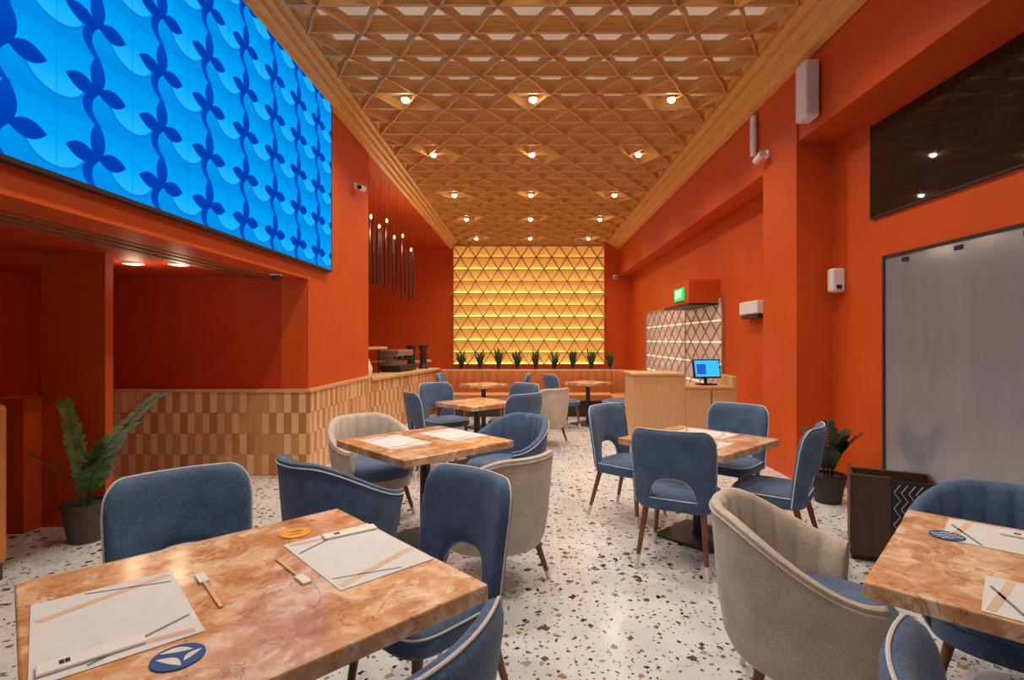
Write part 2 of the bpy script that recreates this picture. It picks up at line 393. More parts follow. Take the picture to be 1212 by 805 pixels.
for i in range(nb):
    y = 0.9+PIT*i
    MB().box(X0, X1, y-0.018, y+0.018, 0.02, 0.18).build('beam', M['beam'], lat)
    if i < nb-1:
        mb = MB(); wavy(mb, X0, X1, y+0.005, y+PIT-0.005, i % 2, 0.017, 0.0, 0.105); mb.build('zigzag_slat', M['beam'], lat)

# ------------------------------------------------------------------ backlit wall lattice
fw = thing('backlit_wall_lattice', 'glowing yellow wall panel behind a wooden triangle lattice', 'wall panel', (0.0, YB, 0.75))
FX0, FX1, FH = -2.33, 2.38, 3.68
MB().box(FX0, FX1, -0.03, 0.0, 0, FH).build('backlit_panel', M['panel'], fw)
RN = 10; RP = FH/RN
def wzig(mb, xa, za, xb, zb, w):
    d = Vector((xb-xa, 0, zb-za)).normalized(); nn = Vector((-d.z, 0, d.x))*w/2
    A = Vector((xa, 0, za)); B = Vector((xb, 0, zb))
    L = [A-nn, B-nn, B+nn, A+nn]
    mb.rings([[p+Vector((0, -0.20, 0)) for p in L], [p+Vector((0, -0.13, 0)) for p in L]])
for r in range(RN+1):
    z = r*RP
    MB().box(FX0, FX1, -0.17, -0.03, z-0.012, z+0.012).build('slat', M['wall_lattice'], fw)
    if r < RN:
        mb = MB(); zig(mb, FX0, FX1, z, z+RP, r % 2, wzig, 0.034, 0.24); mb.build('zigzag_slat', M['wall_lattice'], fw)
        MB().box(FX0+0.02, FX1-0.02, -0.085, -0.055, z+0.014, z+(0.036 if r % 2 == 0 else 0.022)).build('led_strip', M['glow'], fw)

# ------------------------------------------------------------------ ceiling spots
rows = [2.2, 4.2, 6.32, 8.2, 10.5, 12.6, 15.0]  # nearest two rows are out of view, added to light the near end
ordn = ['first', 'second', 'third', 'fourth', 'fifth', 'sixth', 'seventh']
spot0 = None
for ri, y in enumerate(rows):
    for ci, x in enumerate((-1.48, 0.06, 1.73)):
        lab = '%s round ceiling spotlight in the %s row of the lattice from the camera' % (('left', 'middle', 'right')[ci], ordn[ri])
        if spot0 is None:
            spot0 = thing('ceiling_spotlight', lab, 'spotlight', (x, y, 4.38), 0, 'spotlights in the lattice ceiling')
            MB().lathe([(0.055, 0.39), (0.055, 0.03), (0.047, 0.025)], n=20).build('housing', M['trim'], spot0, True)
            MB().lathe([(0.045, 0.026), (0.042, 0.008), (0.03, -0.008), (0.012, -0.016)], n=20).build('lens', M['lens'], spot0, True)
        else:
            c = copy_tree(spot0); c.location = (x, y, 4.38); c['label'] = lab
        L = bpy.data.lights.new('spot', 'SPOT'); L.energy = 112; L.color = (1.0, 0.86, 0.69)
        L.spot_size = math.radians(140); L.spot_blend = 0.9; L.shadow_soft_size = 0.06
        lo = bpy.data.objects.new('spot_light', L); lo.location = (x, y, 4.345); col.objects.link(lo)
def point(loc, e, c=(1, 0.78, 0.5), r=0.1):
    L = bpy.data.lights.new('lamp', 'POINT'); L.energy = e; L.color = c; L.shadow_soft_size = r
    o = bpy.data.objects.new('lamp_light', L); o.location = loc; col.objects.link(o)

# ------------------------------------------------------------------ LED screen
sc = thing('led_screen', 'huge bright blue video screen with dark blue petal pattern on left wall', 'screen', (XL+0.002, 3.9, 2.325))
MB().box(0.005, 0.05, -2.5, 2.48, 0.025, 2.075).build('display', M['led'], sc, False)
mb = MB().box(0, 0.053, -2.53, 2.50, 0, 0.025).box(0, 0.053, 2.48, 2.50, 0.025, 2.09).box(0, 0.053, -2.53, 2.48, 2.075, 2.09).box(0, 0.053, -2.53, -2.5, 0.025, 2.075)
mb.build('bezel', M['black'], sc)

# ------------------------------------------------------------------ right wall: doors, windows
d1 = struct('door_1', MB().box(XW-0.02, XW, -0.6, 4.69, 0.0, 2.23), M['glass'], 'wide grey glass door on the right', 'door')
mb = MB().box(XW-0.03, XW, 4.69, 4.72, 0, 2.255).box(XW-0.03, XW, -0.6, 4.69, 2.23, 2.255).box(XW-0.03, XW, 1.4, 1.44, 0, 2.23)
mb.build('door_frame', M['black'], d1)
mb = MB()
for k in range(9): mb.box(XW-0.026, XW-0.02, 4.40-0.55*k, 4.48-0.55*k, 2.17, 2.205)
mb.build('black_clip', M['ink'], d1)
w1 = struct('window_1', MB().box(XW-0.02, XW, 0.5, 4.89, 2.64, 3.49), M['dark_glass'], 'dark glossy window high on the right wall', 'window')
MB().box(XW-0.025, XW, 4.88, 4.90, 2.63, 3.5).box(XW-0.025, XW, 0.5, 4.88, 2.625, 2.642).build('window_frame', M['black'], w1)
struct('wall_right_lintel', MB().box(XW, XW+0.2, -2.5, 5.9, 3.5, 3.6), M['orange'], 'orange strip of wall above the dark window', 'wall')
d2 = struct('door_2', MB().box(XW-0.02, XW, 8.6, 14.1, 0.0, 2.2), M['pale_panel'], 'glazed far door with the pale reflection of a diamond lattice built onto it', 'door')
mb = MB().box(XW-0.05, XW, 8.57, 8.6, 0, 2.23).box(XW-0.05, XW, 8.6, 14.1, 2.2, 2.23).box(XW-0.05, XW, 14.1, 14.15, 0, 2.23).box(XW-0.045, XW, 10.6, 10.64, 0, 2.2)
mb.build('door_frame', M['steel'], d2)
mb = MB()
def dzig(m_, ya, za, yb, zb, w):
    d = Vector((0, yb-ya, zb-za)).normalized(); nn = Vector((0, -d.z, d.y))*w/2
    A = Vector((XW-0.035, ya, za)); B = Vector((XW-0.035, yb, zb)); L = [A-nn, B-nn, B+nn, A+nn]
    m_.rings([L, [p+Vector((0.014, 0, 0)) for p in L]])
for r in range(12): zig(mb, 8.62, 14.1, r*0.183, (r+1)*0.183, r % 2, dzig, 0.010, 0.28)
mb.build('reflected_lattice', M['refl_lat'], d2)  # lattice reflected in the glass, built as thin strips on the pane
mb = MB()
for r in range(1, 6): mb.box(XW-0.024, XW-0.02, 8.62, 14.08, r*0.366-0.012, r*0.366+0.012)
mb.build('reflected_band', M['refl_glow'], d2)  # reflected light of the glowing wall, imitated with emissive bands
eb = thing('exit_sign_box', 'orange box above the far glazed door', 'wall box', (XW, 9.65, 2.09))
MB().box(-0.52, 0, -0.85, 0.85, 0.03, 0.43, bev=0.01).build('box_body', M['orange'], eb)
MB().box(-0.50, 0, -0.83, 0.83, 0, 0.03).build('black_base', M['black'], eb)
es = thing('exit_sign', 'green lit sign reading EXIT on the orange box above the far door', 'exit sign', (2.69, 9.3, 2.30))
MB().box(-0.02, 0.008, -0.28, 0.28, -0.11, 0.11, bev=0.008).build('sign_plate', M['green'], es)
def text_mesh(body, size, mat, parent, mtx, name):
    cu = bpy.data.curves.new('t', 'FONT'); cu.body = body; cu.size = size; cu.align_x = 'CENTER'; cu.align_y = 'CENTER'; cu.extrude = 0.002
    to = bpy.data.objects.new('t', cu); col.objects.link(to)
    bpy.context.view_layer.update()
    me = bpy.data.meshes.new_from_object(to.evaluated_get(bpy.context.evaluated_depsgraph_get()))
    bpy.data.objects.remove(to)
    me.transform(mtx); me.materials.clear(); me.materials.append(mat); me.name = name
    o = bpy.data.objects.new(name, me); col.objects.link(o); o.parent = parent
    return o
text_mesh('EXIT', 0.19, M['exit_white'], es, Matrix(((0, 0, -1, -0.023), (-1, 0, 0, 0), (0, 1, 0, 0), (0, 0, 0, 1))), 'lettering')
t = thing('emergency_light', 'white emergency light box on the right wall left of the pillar', 'wall light', (XW, 7.35, 1.80))
MB().box(-0.14, 0, -0.3, 0.3, 0.06, 0.24, bev=0.015).build('housing', M['white'], t)
MB().box(-0.12, 0, -0.28, 0.28, 0.0, 0.05, bev=0.008).build('lamp_bar', M['black'], t)
t = thing('wall_sensor', 'small white sensor box on the right wall beside the pillar', 'sensor', (XW, 5.36, 1.99))
MB().box(-0.13, 0, -0.05, 0.06, 0, 0.24, bev=0.02).build('housing', M['white'], t)
MB().box(-0.09, -0.04, -0.056, -0.05, 0.03, 0.07).build('lens', M['ink'], t)
t = thing('loudspeaker', 'white box loudspeaker high on the right wall', 'loudspeaker', (XR, 5.2, 3.68))
MB().box(-0.16, -0.02, -0.1, 0.1, 0, 0.56, bev=0.02).build('cabinet', M['white'], t)
MB().box(-0.02, 0, -0.04, 0.04, 0.2, 0.36).build('bracket', M['steel'], t)
MB().box(-0.145, -0.035, -0.106, -0.1, 0.03, 0.53).build('grille', plain('grille', (0.6, 0.57, 0.52), 0.7), t)
t = thing('antenna_bar', 'slim white vertical bar on the wall above the far side of the pillar', 'wall fixture', (XR, 6.55, 3.80))
MB().box(-0.07, -0.02, -0.05, 0.05, 0, 0.5, bev=0.015).build('bar', M['white'], t)
MB().box(-0.02, 0, -0.03, 0.03, 0.15, 0.35).build('bracket', M['steel'], t)
def camera_thing(label, loc, rz):
    t = thing('security_camera', label, 'camera', loc, rz)
    MB().lathe([(0.05, 0), (0.05, 0.02)], n=16).build('base', M['white'], t, True, Matrix.Rotation(-PI/2, 4, 'X'))
    MB().tube([(0, 0.02, 0), (0, 0.09, -0.02)], 0.018).build('arm', M['white'], t, True)
    MB().tube([(0.10, 0.10, -0.05), (-0.08, 0.10, -0.02)], 0.04, 14).build('housing', M['white'], t, True)
    MB().tube([(0.104, 0.10, -0.051), (0.10, 0.10, -0.05)], 0.03, 14).build('lens', M['ink'], t)
camera_thing('white bullet security camera on the right pillar', (XR-0.02, 6.2, 3.70), PI/2)
camera_thing('white bullet security camera on the left wall beyond the screen', (XL, 7.4, 3.68), -PI/2)
t = thing('dome_camera', 'small dome camera under the recess ceiling near the screen corner', 'camera', (-2.62, 5.45, 2.18))
MB().lathe([(0.045, 0), (0.05, -0.02), (0.035, -0.05), (0.012, -0.062)], n=16).build('dome', M['black'], t, True)
MB().lathe([(0.06, 0), (0.06, -0.012)], n=16).build('base', M['white'], t, True)
t = thing('wall_detector', 'tiny white detector high on the back wall right of the glowing panel', 'sensor', (2.72, YB, 3.4))
MB().box(-0.07, 0.07, -0.1, 0, 0, 0.13, bev=0.02).build('housing', M['white'], t)
MB().box(-0.04, 0.04, -0.104, -0.1, 0.03, 0.07).build('lens', M['ink'], t)
for k, (x, y) in enumerate(((-3.2, 4.8), (-3.58, 4.75))):
    t = thing('recessed_downlight', ('right' if k == 0 else 'left')+' of two round downlights in the recess ceiling', 'downlight', (x, y, 2.2), 0, 'downlights in the recess')
    MB().lathe([(0.085, 0), (0.085, -0.012), (0.06, -0.012)], n=20).build('rim', M['white'], t, True)
    MB().lathe([(0.058, -0.012), (0.058, -0.016)], n=20).build('lens', M['lens_dim'], t)
    point((x, y, 2.1), 2.5, r=0.06)

# ------------------------------------------------------------------ chairs
def leg_with_tip(parent, a, b_, r0=0.013, r1=0.021):
    a = Vector(a); b_ = Vector(b_)
    k = a.lerp(b_, 0.22)
    lg = MB().tube([k, b_], [r0+(r1-r0)*0.22, r1], 12).build('leg', M['leg'], parent, True)
    MB().tube([a, k], [r0, r0+(r1-r0)*0.22+0.0006], 12).build('leg_tip', M['tip'], lg, True)
def make_dining():
    t = thing('dining_chair', '', 'chair', group='blue dining chairs')
    st = MB().slab(0.51, 0.48, [(0.05, 0.385), (0.012, 0.39), (0.0, 0.41), (0.0, 0.45), (0.012, 0.475), (0.05, 0.487), (0.13, 0.492)], (0, 0.02), 4.5).build('seat', M['blue'], t, True)
    pl = [(math.copysign(abs(math.cos(a))**(2/4.5), math.cos(a))*0.255, 0.02+math.copysign(abs(math.sin(a))**(2/4.5), math.sin(a))*0.24, 0.466) for a in [2*PI*k/48 for k in range(49)]]
    MB().tube(pl, 0.004, 6).build('seat_piping', M['piping'], st, True)
    NU, NV = 44, 12
    ZB, ZT = 0.40, 0.925
    def vlow(u): return 0.40*math.sqrt(max(0, 1-(abs(u)/0.60)**3.2)) if abs(u) < 0.60 else 0.0
    def vtop(u): return 1-0.24*(1-math.sqrt(max(0, 1-max(0, (abs(u)-0.70)/0.30)**2)))
    def P(u, v, off):
        z = ZB+(ZT-ZB)*v
        x = u*(0.255+0.018*v)
        y = -0.215-0.055*v-0.02*v*v+0.075*u*u
        nrm = Vector((-0.5*u, 1.0, 0.12)).normalized()
        return Vector((x, y, z))+nrm*off
    us = [math.sin(-PI/2+PI*i/NU) for i in range(NU+1)]
    us = [0.5*u+0.5*(-1+2*i/NU) for i, u in enumerate(us)]
    mb = MB(); G = {}
    for sgn in (1, -1):
        for i, u in enumerate(us):
            lo, hi = vlow(u), vtop(u)
            for j in range(NV+1):
                s = 0.5-0.5*math.cos(PI*j/NV); v = lo+(hi-lo)*s
                ev = max(0.0, 1-abs(2*s-1)**8); eu = max(0.0, 1-abs(u)**14)
                off = 0.032*math.sqrt(ev*eu)
                edge = (j in (0, NV)) or (i in (0, NU))
                if edge and sgn == -1: G[(sgn, i, j)] = G[(1, i, j)]
                else: G[(sgn, i, j)] = mb.bm.verts.new(P(u, v, off*sgn if not edge else 0))
        for i in range(NU):
            for j in range(NV):
                q = [G[(sgn, i, j)], G[(sgn, i+1, j)], G[(sgn, i+1, j+1)], G[(sgn, i, j+1)]]
                try: mb.bm.faces.new(q if sgn == 1 else q[::-1])
                except ValueError: pass
    bk = mb.build('backrest', M['blue'], t, True)
    out = [P(-1.005, v, -0.008) for v in (0.02, 0.2, 0.4, 0.55, 0.66, 0.72)]+[P(u*1.0, vtop(u)+0.002, -0.008) for u in us[1:-1]]+[P(1.005, v, -0.008) for v in (0.72, 0.66, 0.55, 0.4, 0.2, 0.02)]
    MB().tube(out, 0.0045, 6).build('piping', M['piping'], bk, True)
    cut = [P(u*0.6, vlow(u*0.6)-0.004, -0.006) for u in [math.sin(-PI/2+PI*i/24) for i in range(25)]]
    MB().tube(cut, 0.004, 6).build('piping', M['piping'], bk, True)
    for sx in (-1, 1):
        leg_with_tip(t, (sx*0.225, 0.225, 0), (sx*0.185, 0.18, 0.395))
        leg_with_tip(t, (sx*0.225, -0.26, 0), (sx*0.185, -0.16, 0.395))
    return t
def make_tub(fab, nm):
    t = thing('tub_chair', '', 'armchair', group=nm)
    TH = math.radians(122); n = 136
    def top(a): 
        q = max(0.0, (abs(a)/TH-0.22)/0.78); q = q*q*(3-2*q); return 0.83-0.22*q
    loops = []
    for i in range(n+1):
        th = -TH+2*TH*i/n; T = top(th)
        ch = 0.022*(abs(math.sin(math.degrees(th)/17.43*PI))**0.6)
        prof = [(0.30, 0.26), (0.325, 0.31), (0.348, 0.45), (0.376, T-0.03), (0.373, T-0.009), (0.358, T), (0.340, T-0.006), (0.330-ch*0.6, T-0.035),
                (0.322-ch, (T+0.45)/2+0.02), (0.300-ch, 0.46), (0.275, 0.36), (0.27, 0.26)]
        loops.append([Vector((r*math.sin(th), -r*math.cos(th), z)) for r, z in prof])
    sh = MB(); sh.rings(loops); shell = sh.build('shell', fab, t, True)
    pts = [Vector((0.379*math.sin(a), -0.379*math.cos(a), top(a)-0.028)) for a in [-TH+2*TH*i/60 for i in range(61)]]
    MB().tube(pts, 0.0042, 6).build('piping', M['piping'] if fab is M['blue'] else M['beige'], shell, True)
    MB().slab(0.56, 0.56, [(0.06, 0.345), (0.012, 0.352), (0.0, 0.38), (0.0, 0.43), (0.015, 0.46), (0.06, 0.475), (0.14, 0.48)], (0, 0.035), 2.7, 48).build('seat_cushion', M['blue'], t, True)
    MB().slab(0.56, 0.54, [(0.02, 0.25), (0.0, 0.26), (0.0, 0.345), (0.02, 0.35)], (0, 0.02), 2.6, 48).build('seat_base', fab, t, True)
    for sx in (-1, 1):
        leg_with_tip(t, (sx*0.25, 0.24, 0), (sx*0.19, 0.18, 0.255))
        leg_with_tip(t, (sx*0.25, -0.25, 0), (sx*0.19, -0.19, 0.255))
    return t
protos = {'d': make_dining(), 'b': make_tub(M['blue'], 'blue tub chairs'), 'g': make_tub(M['beige'], 'beige tub chairs')}
used = set()
def chair(kind, x, y, fx, fy, label):
    o = protos[kind] if kind not in used else copy_tree(protos[kind])
    used.add(kind)
    o.location = (x, y, 0); o.rotation_euler = (0, 0, face(fx, fy)); o['label'] = label
    return o
chair('d', -1.36, 2.12, 0.68, -0.74, 'blue chair behind the left corner of the nearest marble table, front of its back showing')
chair('d', -0.41, 2.11, -0.66, -0.75, 'blue chair right of the nearest marble table, white piping down its tall back')
chair('d', -0.39, 1.11, -0.87, 0.48, 'blue chair at the bottom edge, only the top of its back showing')
chair('b', -1.12, 3.20, 0.62, 0.78, 'blue tub chair at the near left of the second marble table, its back to us')
chair('g', -0.22, 3.28, -0.72, 0.69, 'beige tub chair at the near right of the second marble table, its back to us')
chair('g', -1.33, 4.52, 0.70, -0.70, 'beige tub chair at the far left of the second marble table')
chair('b', -0.20, 4.52, -0.72, -0.69, 'blue tub chair at the far right of the second marble table')
chair('d', 0.86, 4.49, 0.70, -0.65, 'blue chair at the far left of the middle right table')
chair('d', 1.03, 3.57, 0.46, 0.88, 'blue chair with arched cut-out back turned to us at the middle right table')
chair('d', 1.72, 4.52, -0.68, -0.70, 'blue chair at the far right of the middle right table, before the wooden desk')
chair('d', 1.74, 3.68, -0.80, 0.60, 'blue chair at the near right of the middle right table, seen from its side')
chair('g', 1.13, 2.10, 0.93, -0.36, 'large beige channelled tub chair beside the front right table')
chair('b', 2.02, 2.18, -0.68, -0.73, 'blue tub chair behind the front right table')
chair('d', 0.905, 0.79, 0.86, -0.50, 'blue chair at the bottom right corner with white piping, mostly cut off')
chair('d', -1.09, 5.95, 0.85, 0.45, 'blue chair at the near left of the third left table')
chair('d', -0.19, 5.80, -0.70, 0.70, 'blue chair at the near right of the third left table')
chair('d', -1.08, 6.85, 0.70, -0.70, 'blue chair at the far left of the third left table')
chair('d', -0.20, 6.78, -0.70, -0.70, 'blue chair at the far right of the third left table')
chair('g', 0.22, 7.55, -0.60, 0.80, 'small distant beige tub chair standing alone in the aisle')
chair('d', 0.58, 8.95, 0.9, 0.4, 'blue chair left of the far right table by the booth')
chair('d', 1.55, 8.90, -0.9, 0.4, 'blue chair right of the far right table by the booth')
chair('d', -1.26, 9.0, 1.0, 0.0, 'blue chair left of the far left table by the booth')
chair('d', -0.26, 8.95, -1.0, 0.0, 'blue chair right of the far left table by the booth')

# ------------------------------------------------------------------ tables
def table(x, y, side, ang, label):
    t = thing('marble_table', label, 'table', (x, y, 0), math.radians(ang), 'square marble tables')
    h = side/2
    MB().box(-h, h, -h, h, 0.698, 0.75, bev=0.006).build('tabletop', M['marble'], t)
    MB().lathe([(0.20, 0.68), (0.20, 0.698)], n=24).build('top_plate', M['black'], t)
    MB().lathe([(0.045, 0.02), (0.038, 0.06), (0.038, 0.64), (0.06, 0.68)], n=20).build('column', M['black'], t, True)
    MB().box(-0.24, 0.24, -0.24, 0.24, 0.0, 0.022, bev=0.006).build('base_plate', M['black'], t)
table(-0.85, 1.61, 1.03, 45, 'nearest square orange marble table at the lower left')
table(-0.77, 3.92, 0.94, 45, 'second square marble table from us on the left, ringed by tub chairs')
table(1.30, 4.0, 0.86, 42, 'square marble table of the middle right group, four blue chairs around it')
table(1.71, 1.65, 0.95, 47, 'square marble table cut off by the right edge')
table(-0.62, 6.35, 0.72, 45, 'third square marble table from us on the left')
table(-0.76, 8.95, 0.6, 45, 'far left small marble table by the booth')
table(1.07, 9.35, 0.6, 45, 'far right small marble table by the booth')

def mat_sheet(x, y, rz, label, w=0.48, d=0.33, z=0.751):
    t = thing('placemat', label, 'placemat', (x, y, z), rz, 'paper placemats')
    MB().box(-w/2, w/2, -d/2, d/2, 0, 0.0015).build('sheet', M['paper'], t)
    def strip(p, q, wd, mat):
        p = Vector((p[0]*w/2, p[1]*d/2, 0)); q = Vector((q[0]*w/2, q[1]*d/2, 0)); dd = (q-p).normalized(); n = Vector((-dd.y, dd.x, 0))*wd/2
        MB().prism([(v.x, v.y) for v in (p-n, q-n, q+n, p+n)], 0.0015, 0.0022).build('stripe', mat, t)
    strip((-0.93, 0.4), (-0.50, -0.92), 0.010, M['grey_ink'])
    strip((-0.70, 0.92), (-0.90, -0.9), 0.022, M['band'])
    strip((0.88, -0.92), (0.45, 0.92), 0.026, M['band'])
    strip((0.62, -0.92), (0.93, 0.3), 0.007, M['grey_ink'])
    return t
mat_sheet(-0.607, 1.85, math.radians(-46), 'paper placemat on the far right of the nearest table')
mat_sheet(-1.115, 1.41, math.radians(-47+180), 'paper placemat on the left of the nearest table')
mat_sheet(-0.98, 3.86, math.radians(-45), 'paper placemat on the left of the second table')
mat_sheet(-0.60, 4.16, math.radians(-45), 'paper placemat on the right of the second table')
mat_sheet(1.24, 3.83, math.radians(-48), 'paper placemat on the near side of the middle right table', 0.42, 0.28)
mat_sheet(1.42, 4.2, math.radians(-48), 'paper placemat on the far side of the middle right table', 0.42, 0.28)
mat_sheet(1.83, 1.93, math.radians(-43), 'paper placemat on the far side of the front right table', 0.46, 0.3)
mat_sheet(1.50, 1.42, math.radians(-43), 'paper placemat on the near side of the front right table', 0.40, 0.3)
def packet(x, y, rz, label, z=0.7535):
    t = thing('napkin_packet', label, 'packet', (x, y, z), rz, 'white cutlery packets')
    MB().box(-0.10, 0.10, -0.027, 0.027, 0, 0.008, bev=0.003).build('sleeve', M['white'], t)
    mb = MB()
    for dx, dy in ((0, 0), (0.0105, 0), (0, 0.0105), (0.0105, 0.0105)): mb.box(-0.06+dx, -0.051+dx, -0.010+dy, -0.001+dy, 0.008, 0.0088)
    mb.build('logo_mark', M['ink'], t)
packet(-1.03, 1.24, math.radians(43), 'white packet with black mark on the left placemat of the nearest table')
packet(-0.69, 2.03, math.radians(36), 'white packet with black mark on the far right placemat of the nearest table')
packet(1.50, 1.36, math.radians(-43), 'white packet with black mark on the near placemat of the front right table')
packet(1.90, 1.96, math.radians(-43), 'white packet on the far placemat of the front right table')
def leaf2d(cx, cy, a, L, w, back=0.35):
    pts = []
    for k in range(11):
        q = k/10; pts.append((L*(q-0.5), w*math.sin(PI*q)))
    for k in range(9, 0, -1):
        q = k/10; pts.append((L*(q-0.5), -w*back*math.sin(PI*q)))
    ca, sa = math.cos(a), math.sin(a)
    return [(cx+p[0]*ca-p[1]*sa, cy+p[0]*sa+p[1]*ca) for p in pts]
def coaster(x, y, label, m1, m2, style, z=0.751):
    t = thing('coaster', label, 'coaster', (x, y, z), 0.0, 'round coasters')
    R_ = 0.056
    MB().lathe([(R_, 0), (R_, 0.003)], n=36).build('disc', m1, t)
    mb = MB()
    if style == 0:
        mb.prism(leaf2d(-0.016, 0.018, 0.35, 0.070, 0.020, 0.15), 0.003, 0.0036)
        mb.prism(leaf2d(0.030, 0.008, 1.35, 0.052, 0.015, 0.15), 0.003, 0.0036)
        mb.prism(leaf2d(-0.006, -0.026, -0.25, 0.074, 0.020, 0.15), 0.003, 0.0036)
    elif style == 2:
        mb.prism(leaf2d(-0.004, 0.010, 0.6, 0.06, 0.009, 0.3), 0.003, 0.0036)
        mb.prism(leaf2d(0.006, -0.016, 0.6, 0.05, 0.007, 0.3), 0.003, 0.0036)
    else:
        for k in range(4):
            yy = -0.028+0.018*k; hw = 0.8*math.sqrt(R_**2-yy*yy)
            pts = [(-hw+2*hw*q/12, yy+0.004*math.sin(q*1.05)) for q in range(13)]
            mb.prism(pts+[(p[0], p[1]+0.005) for p in pts[::-1]], 0.003, 0.0036)
    mb.build('wave_mark', m2, t)
coaster(-0.825, 1.235, 'blue coaster with pale curved leaf emblem at the front of the nearest table', M['navy'], M['paper'], 0)
coaster(-0.90, 2.03, 'yellow-orange coaster with dark mark at the far corner of the nearest table', M['ocoaster'], M['leg'], 2)
coaster(1.60, 2.0, 'blue coaster with pale wavy stripes at the back of the front right table', M['navy'], M['paper'], 1)
def stick(p, q, label):
    p = PZ(*p, 0.755); q = PZ(*q, 0.755); d = q-p
    t = thing('wooden_stick', label, 'stirring stick', (p.x, p.y, 0.7505), math.atan2(d.y, d.x), 'wooden sticks in paper sleeves')
    L = d.length
    MB().box(0.03, L, -0.005, 0.005, 0.0, 0.006).build('stick', M['stick'], t)
    MB().box(0, 0.07, -0.014, 0.014, 0.0, 0.008, bev=0.002).build('paper_sleeve', M['white'], t)
stick((236, 680), (262, 718), 'wooden stick with white sleeve beside the left placemat')
stick((364, 690), (328, 662), 'wooden stick with white sleeve in the middle of the nearest table')

# ------------------------------------------------------------------ bar
bar = thing('bar_counter', 'long bar counter with vertical tile front on the left', 'counter', (-2.40, 8.08, 0), math.atan2(-0.59, 3.0))
MB().box(-0.62, -0.02, 0, 2.85, 0, 0.87).build('counter_body', M['tile_y'], bar)
MB().box(-0.66, 0.02, -0.02, 2.88, 0.87, 0.92, bev=0.008).build('countertop', M['cap'], bar)
t = thing('coffee_machine', 'steel coffee machine on the bar counter', 'coffee machine', (-2.42, 9.7, 0.92), -0.2)
MB().box(-0.2, 0.2, -0.3, 0.3, 0.04, 0.12, bev=0.01).build('drip_base', M['black'], t)
MB().box(-0.2, 0.05, -0.3, 0.3, 0.12, 0.30).build('body', M['steel'], t)
MB().box(-0.22, 0.18, -0.32, 0.32, 0.29, 0.40, bev=0.015).build('top_housing', M['steel'], t)
for k in (-1, 1):
    MB().lathe([(0.035, 0.22), (0.035, 0.29)], (0.1, k*0.14, 0), 14).build('group_head', M['black'], t, True)
    MB().tube([(0.1, k*0.14, 0.23), (0.24, k*0.14, 0.22)], 0.012).build('handle', M['black'], t, True)
MB().box(-0.18, 0.18, -0.28, 0.28, 0, 0.04).build('feet', M['black'], t)
def grinder(loc, label):
    t = thing('coffee_grinder', label, 'grinder', loc)
    MB().lathe([(0.10, 0), (0.10, 0.03), (0.07, 0.06), (0.07, 0.25), (0.085, 0.27), (0.085, 0.30)], n=18).build('body', M['black'], t, True)
    MB().lathe([(0.05, 0.30), (0.10, 0.46), (0.10, 0.48)], n=18).build('hopper', M['rod'], t, True)
    MB().tube([(0.07, 0, 0.16), (0.16, 0, 0.15)], 0.025).build('spout', M['steel'], t, True)
grinder((-2.28, 10.25, 0.92), 'black coffee grinder nearer the coffee machine')
grinder((-2.13, 10.65, 0.92), 'black coffee grinder at the far end of the bar counter')
t = thing('white_jar', 'pale ceramic jar at the near end of the bar counter', 'jar', (-2.57, 8.35, 0.92))
MB().lathe([(0.05, 0), (0.08, 0.04), (0.085, 0.14), (0.05, 0.22), (0.045, 0.25)], n=20).build('body', M['white'], t, True)
MB().lathe([(0.05, 0.25), (0.05, 0.27), (0.012, 0.29), (0.018, 0.32), (0.004, 0.335)], n=20).build('lid', M['cap'], t, True)
t = thing('pass_shelf', 'small dark shelf on posts standing over the bar counter', 'shelf', (-2.72, 8.95, 0.92), -0.19)
MB().box(-0.15, 0.15, -0.4, 0.4, 0.42, 0.46, bev=0.006).build('shelf_board', M['desk'], t)
for sy in (-1, 1): MB().tube([(0, sy*0.36, 0), (0, sy*0.36, 0.42)], 0.018).build('post', M['black'], t, True)
MB().box(-0.12, 0.12, -0.36, 0.36, 0.20, 0.215).build('glass_tray', M['steel'], t)
rods = ((437, 9.0, 2.5, 3.55), (442, 9.5, 2.5, 3.75), (447, 10.0, 2.55, 3.60), (451, 9.3, 2.5, 3.45), (456, 10.4, 2.5, 3.8), (461, 9.8, 2.5, 3.45), (465, 10.8, 2.45, 3.55), (470, 10.2, 2.5, 3.45), (475, 11.4, 2.4, 3.7), (480, 10.8, 2.45, 3.35), (485, 12.0, 2.4, 3.5), (489, 11.5, 2.4, 3.4))
names = ['first', 'second', 'third', 'fourth', 'fifth', 'sixth', 'seventh', 'eighth', 'ninth', 'tenth', 'eleventh', 'twelfth']
for k, (px, Y, zb, zt) in enumerate(rods):
    x = (px-CX)/F*Y
    t = thing('pendant_rod', '%s dark hanging rod from the left above the bar' % names[k], 'pendant', (x, Y, 4.42), 0, 'dark rods hanging above the bar')
    MB().tube([(0, 0, zt-4.42), (0, 0, zb-4.42)], [0.022, 0.018], 10).build('rod', M['rod'], t, True)
    MB().tube([(0, 0, 0), (0, 0, zt-4.42)], 0.004, 6).build('cord', M['black'], t)
    if k % 2 == 0:
        MB().lathe([(0.008, 0.05), (0.024, 0.02), (0.022, -0.01), (0.006, -0.03)], (0.03, 0, zt-4.36), 12).build('bulb', M['bulb'], t, True)
    if k % 4 == 0: point((x+0.1, Y, zt-0.2), 9)

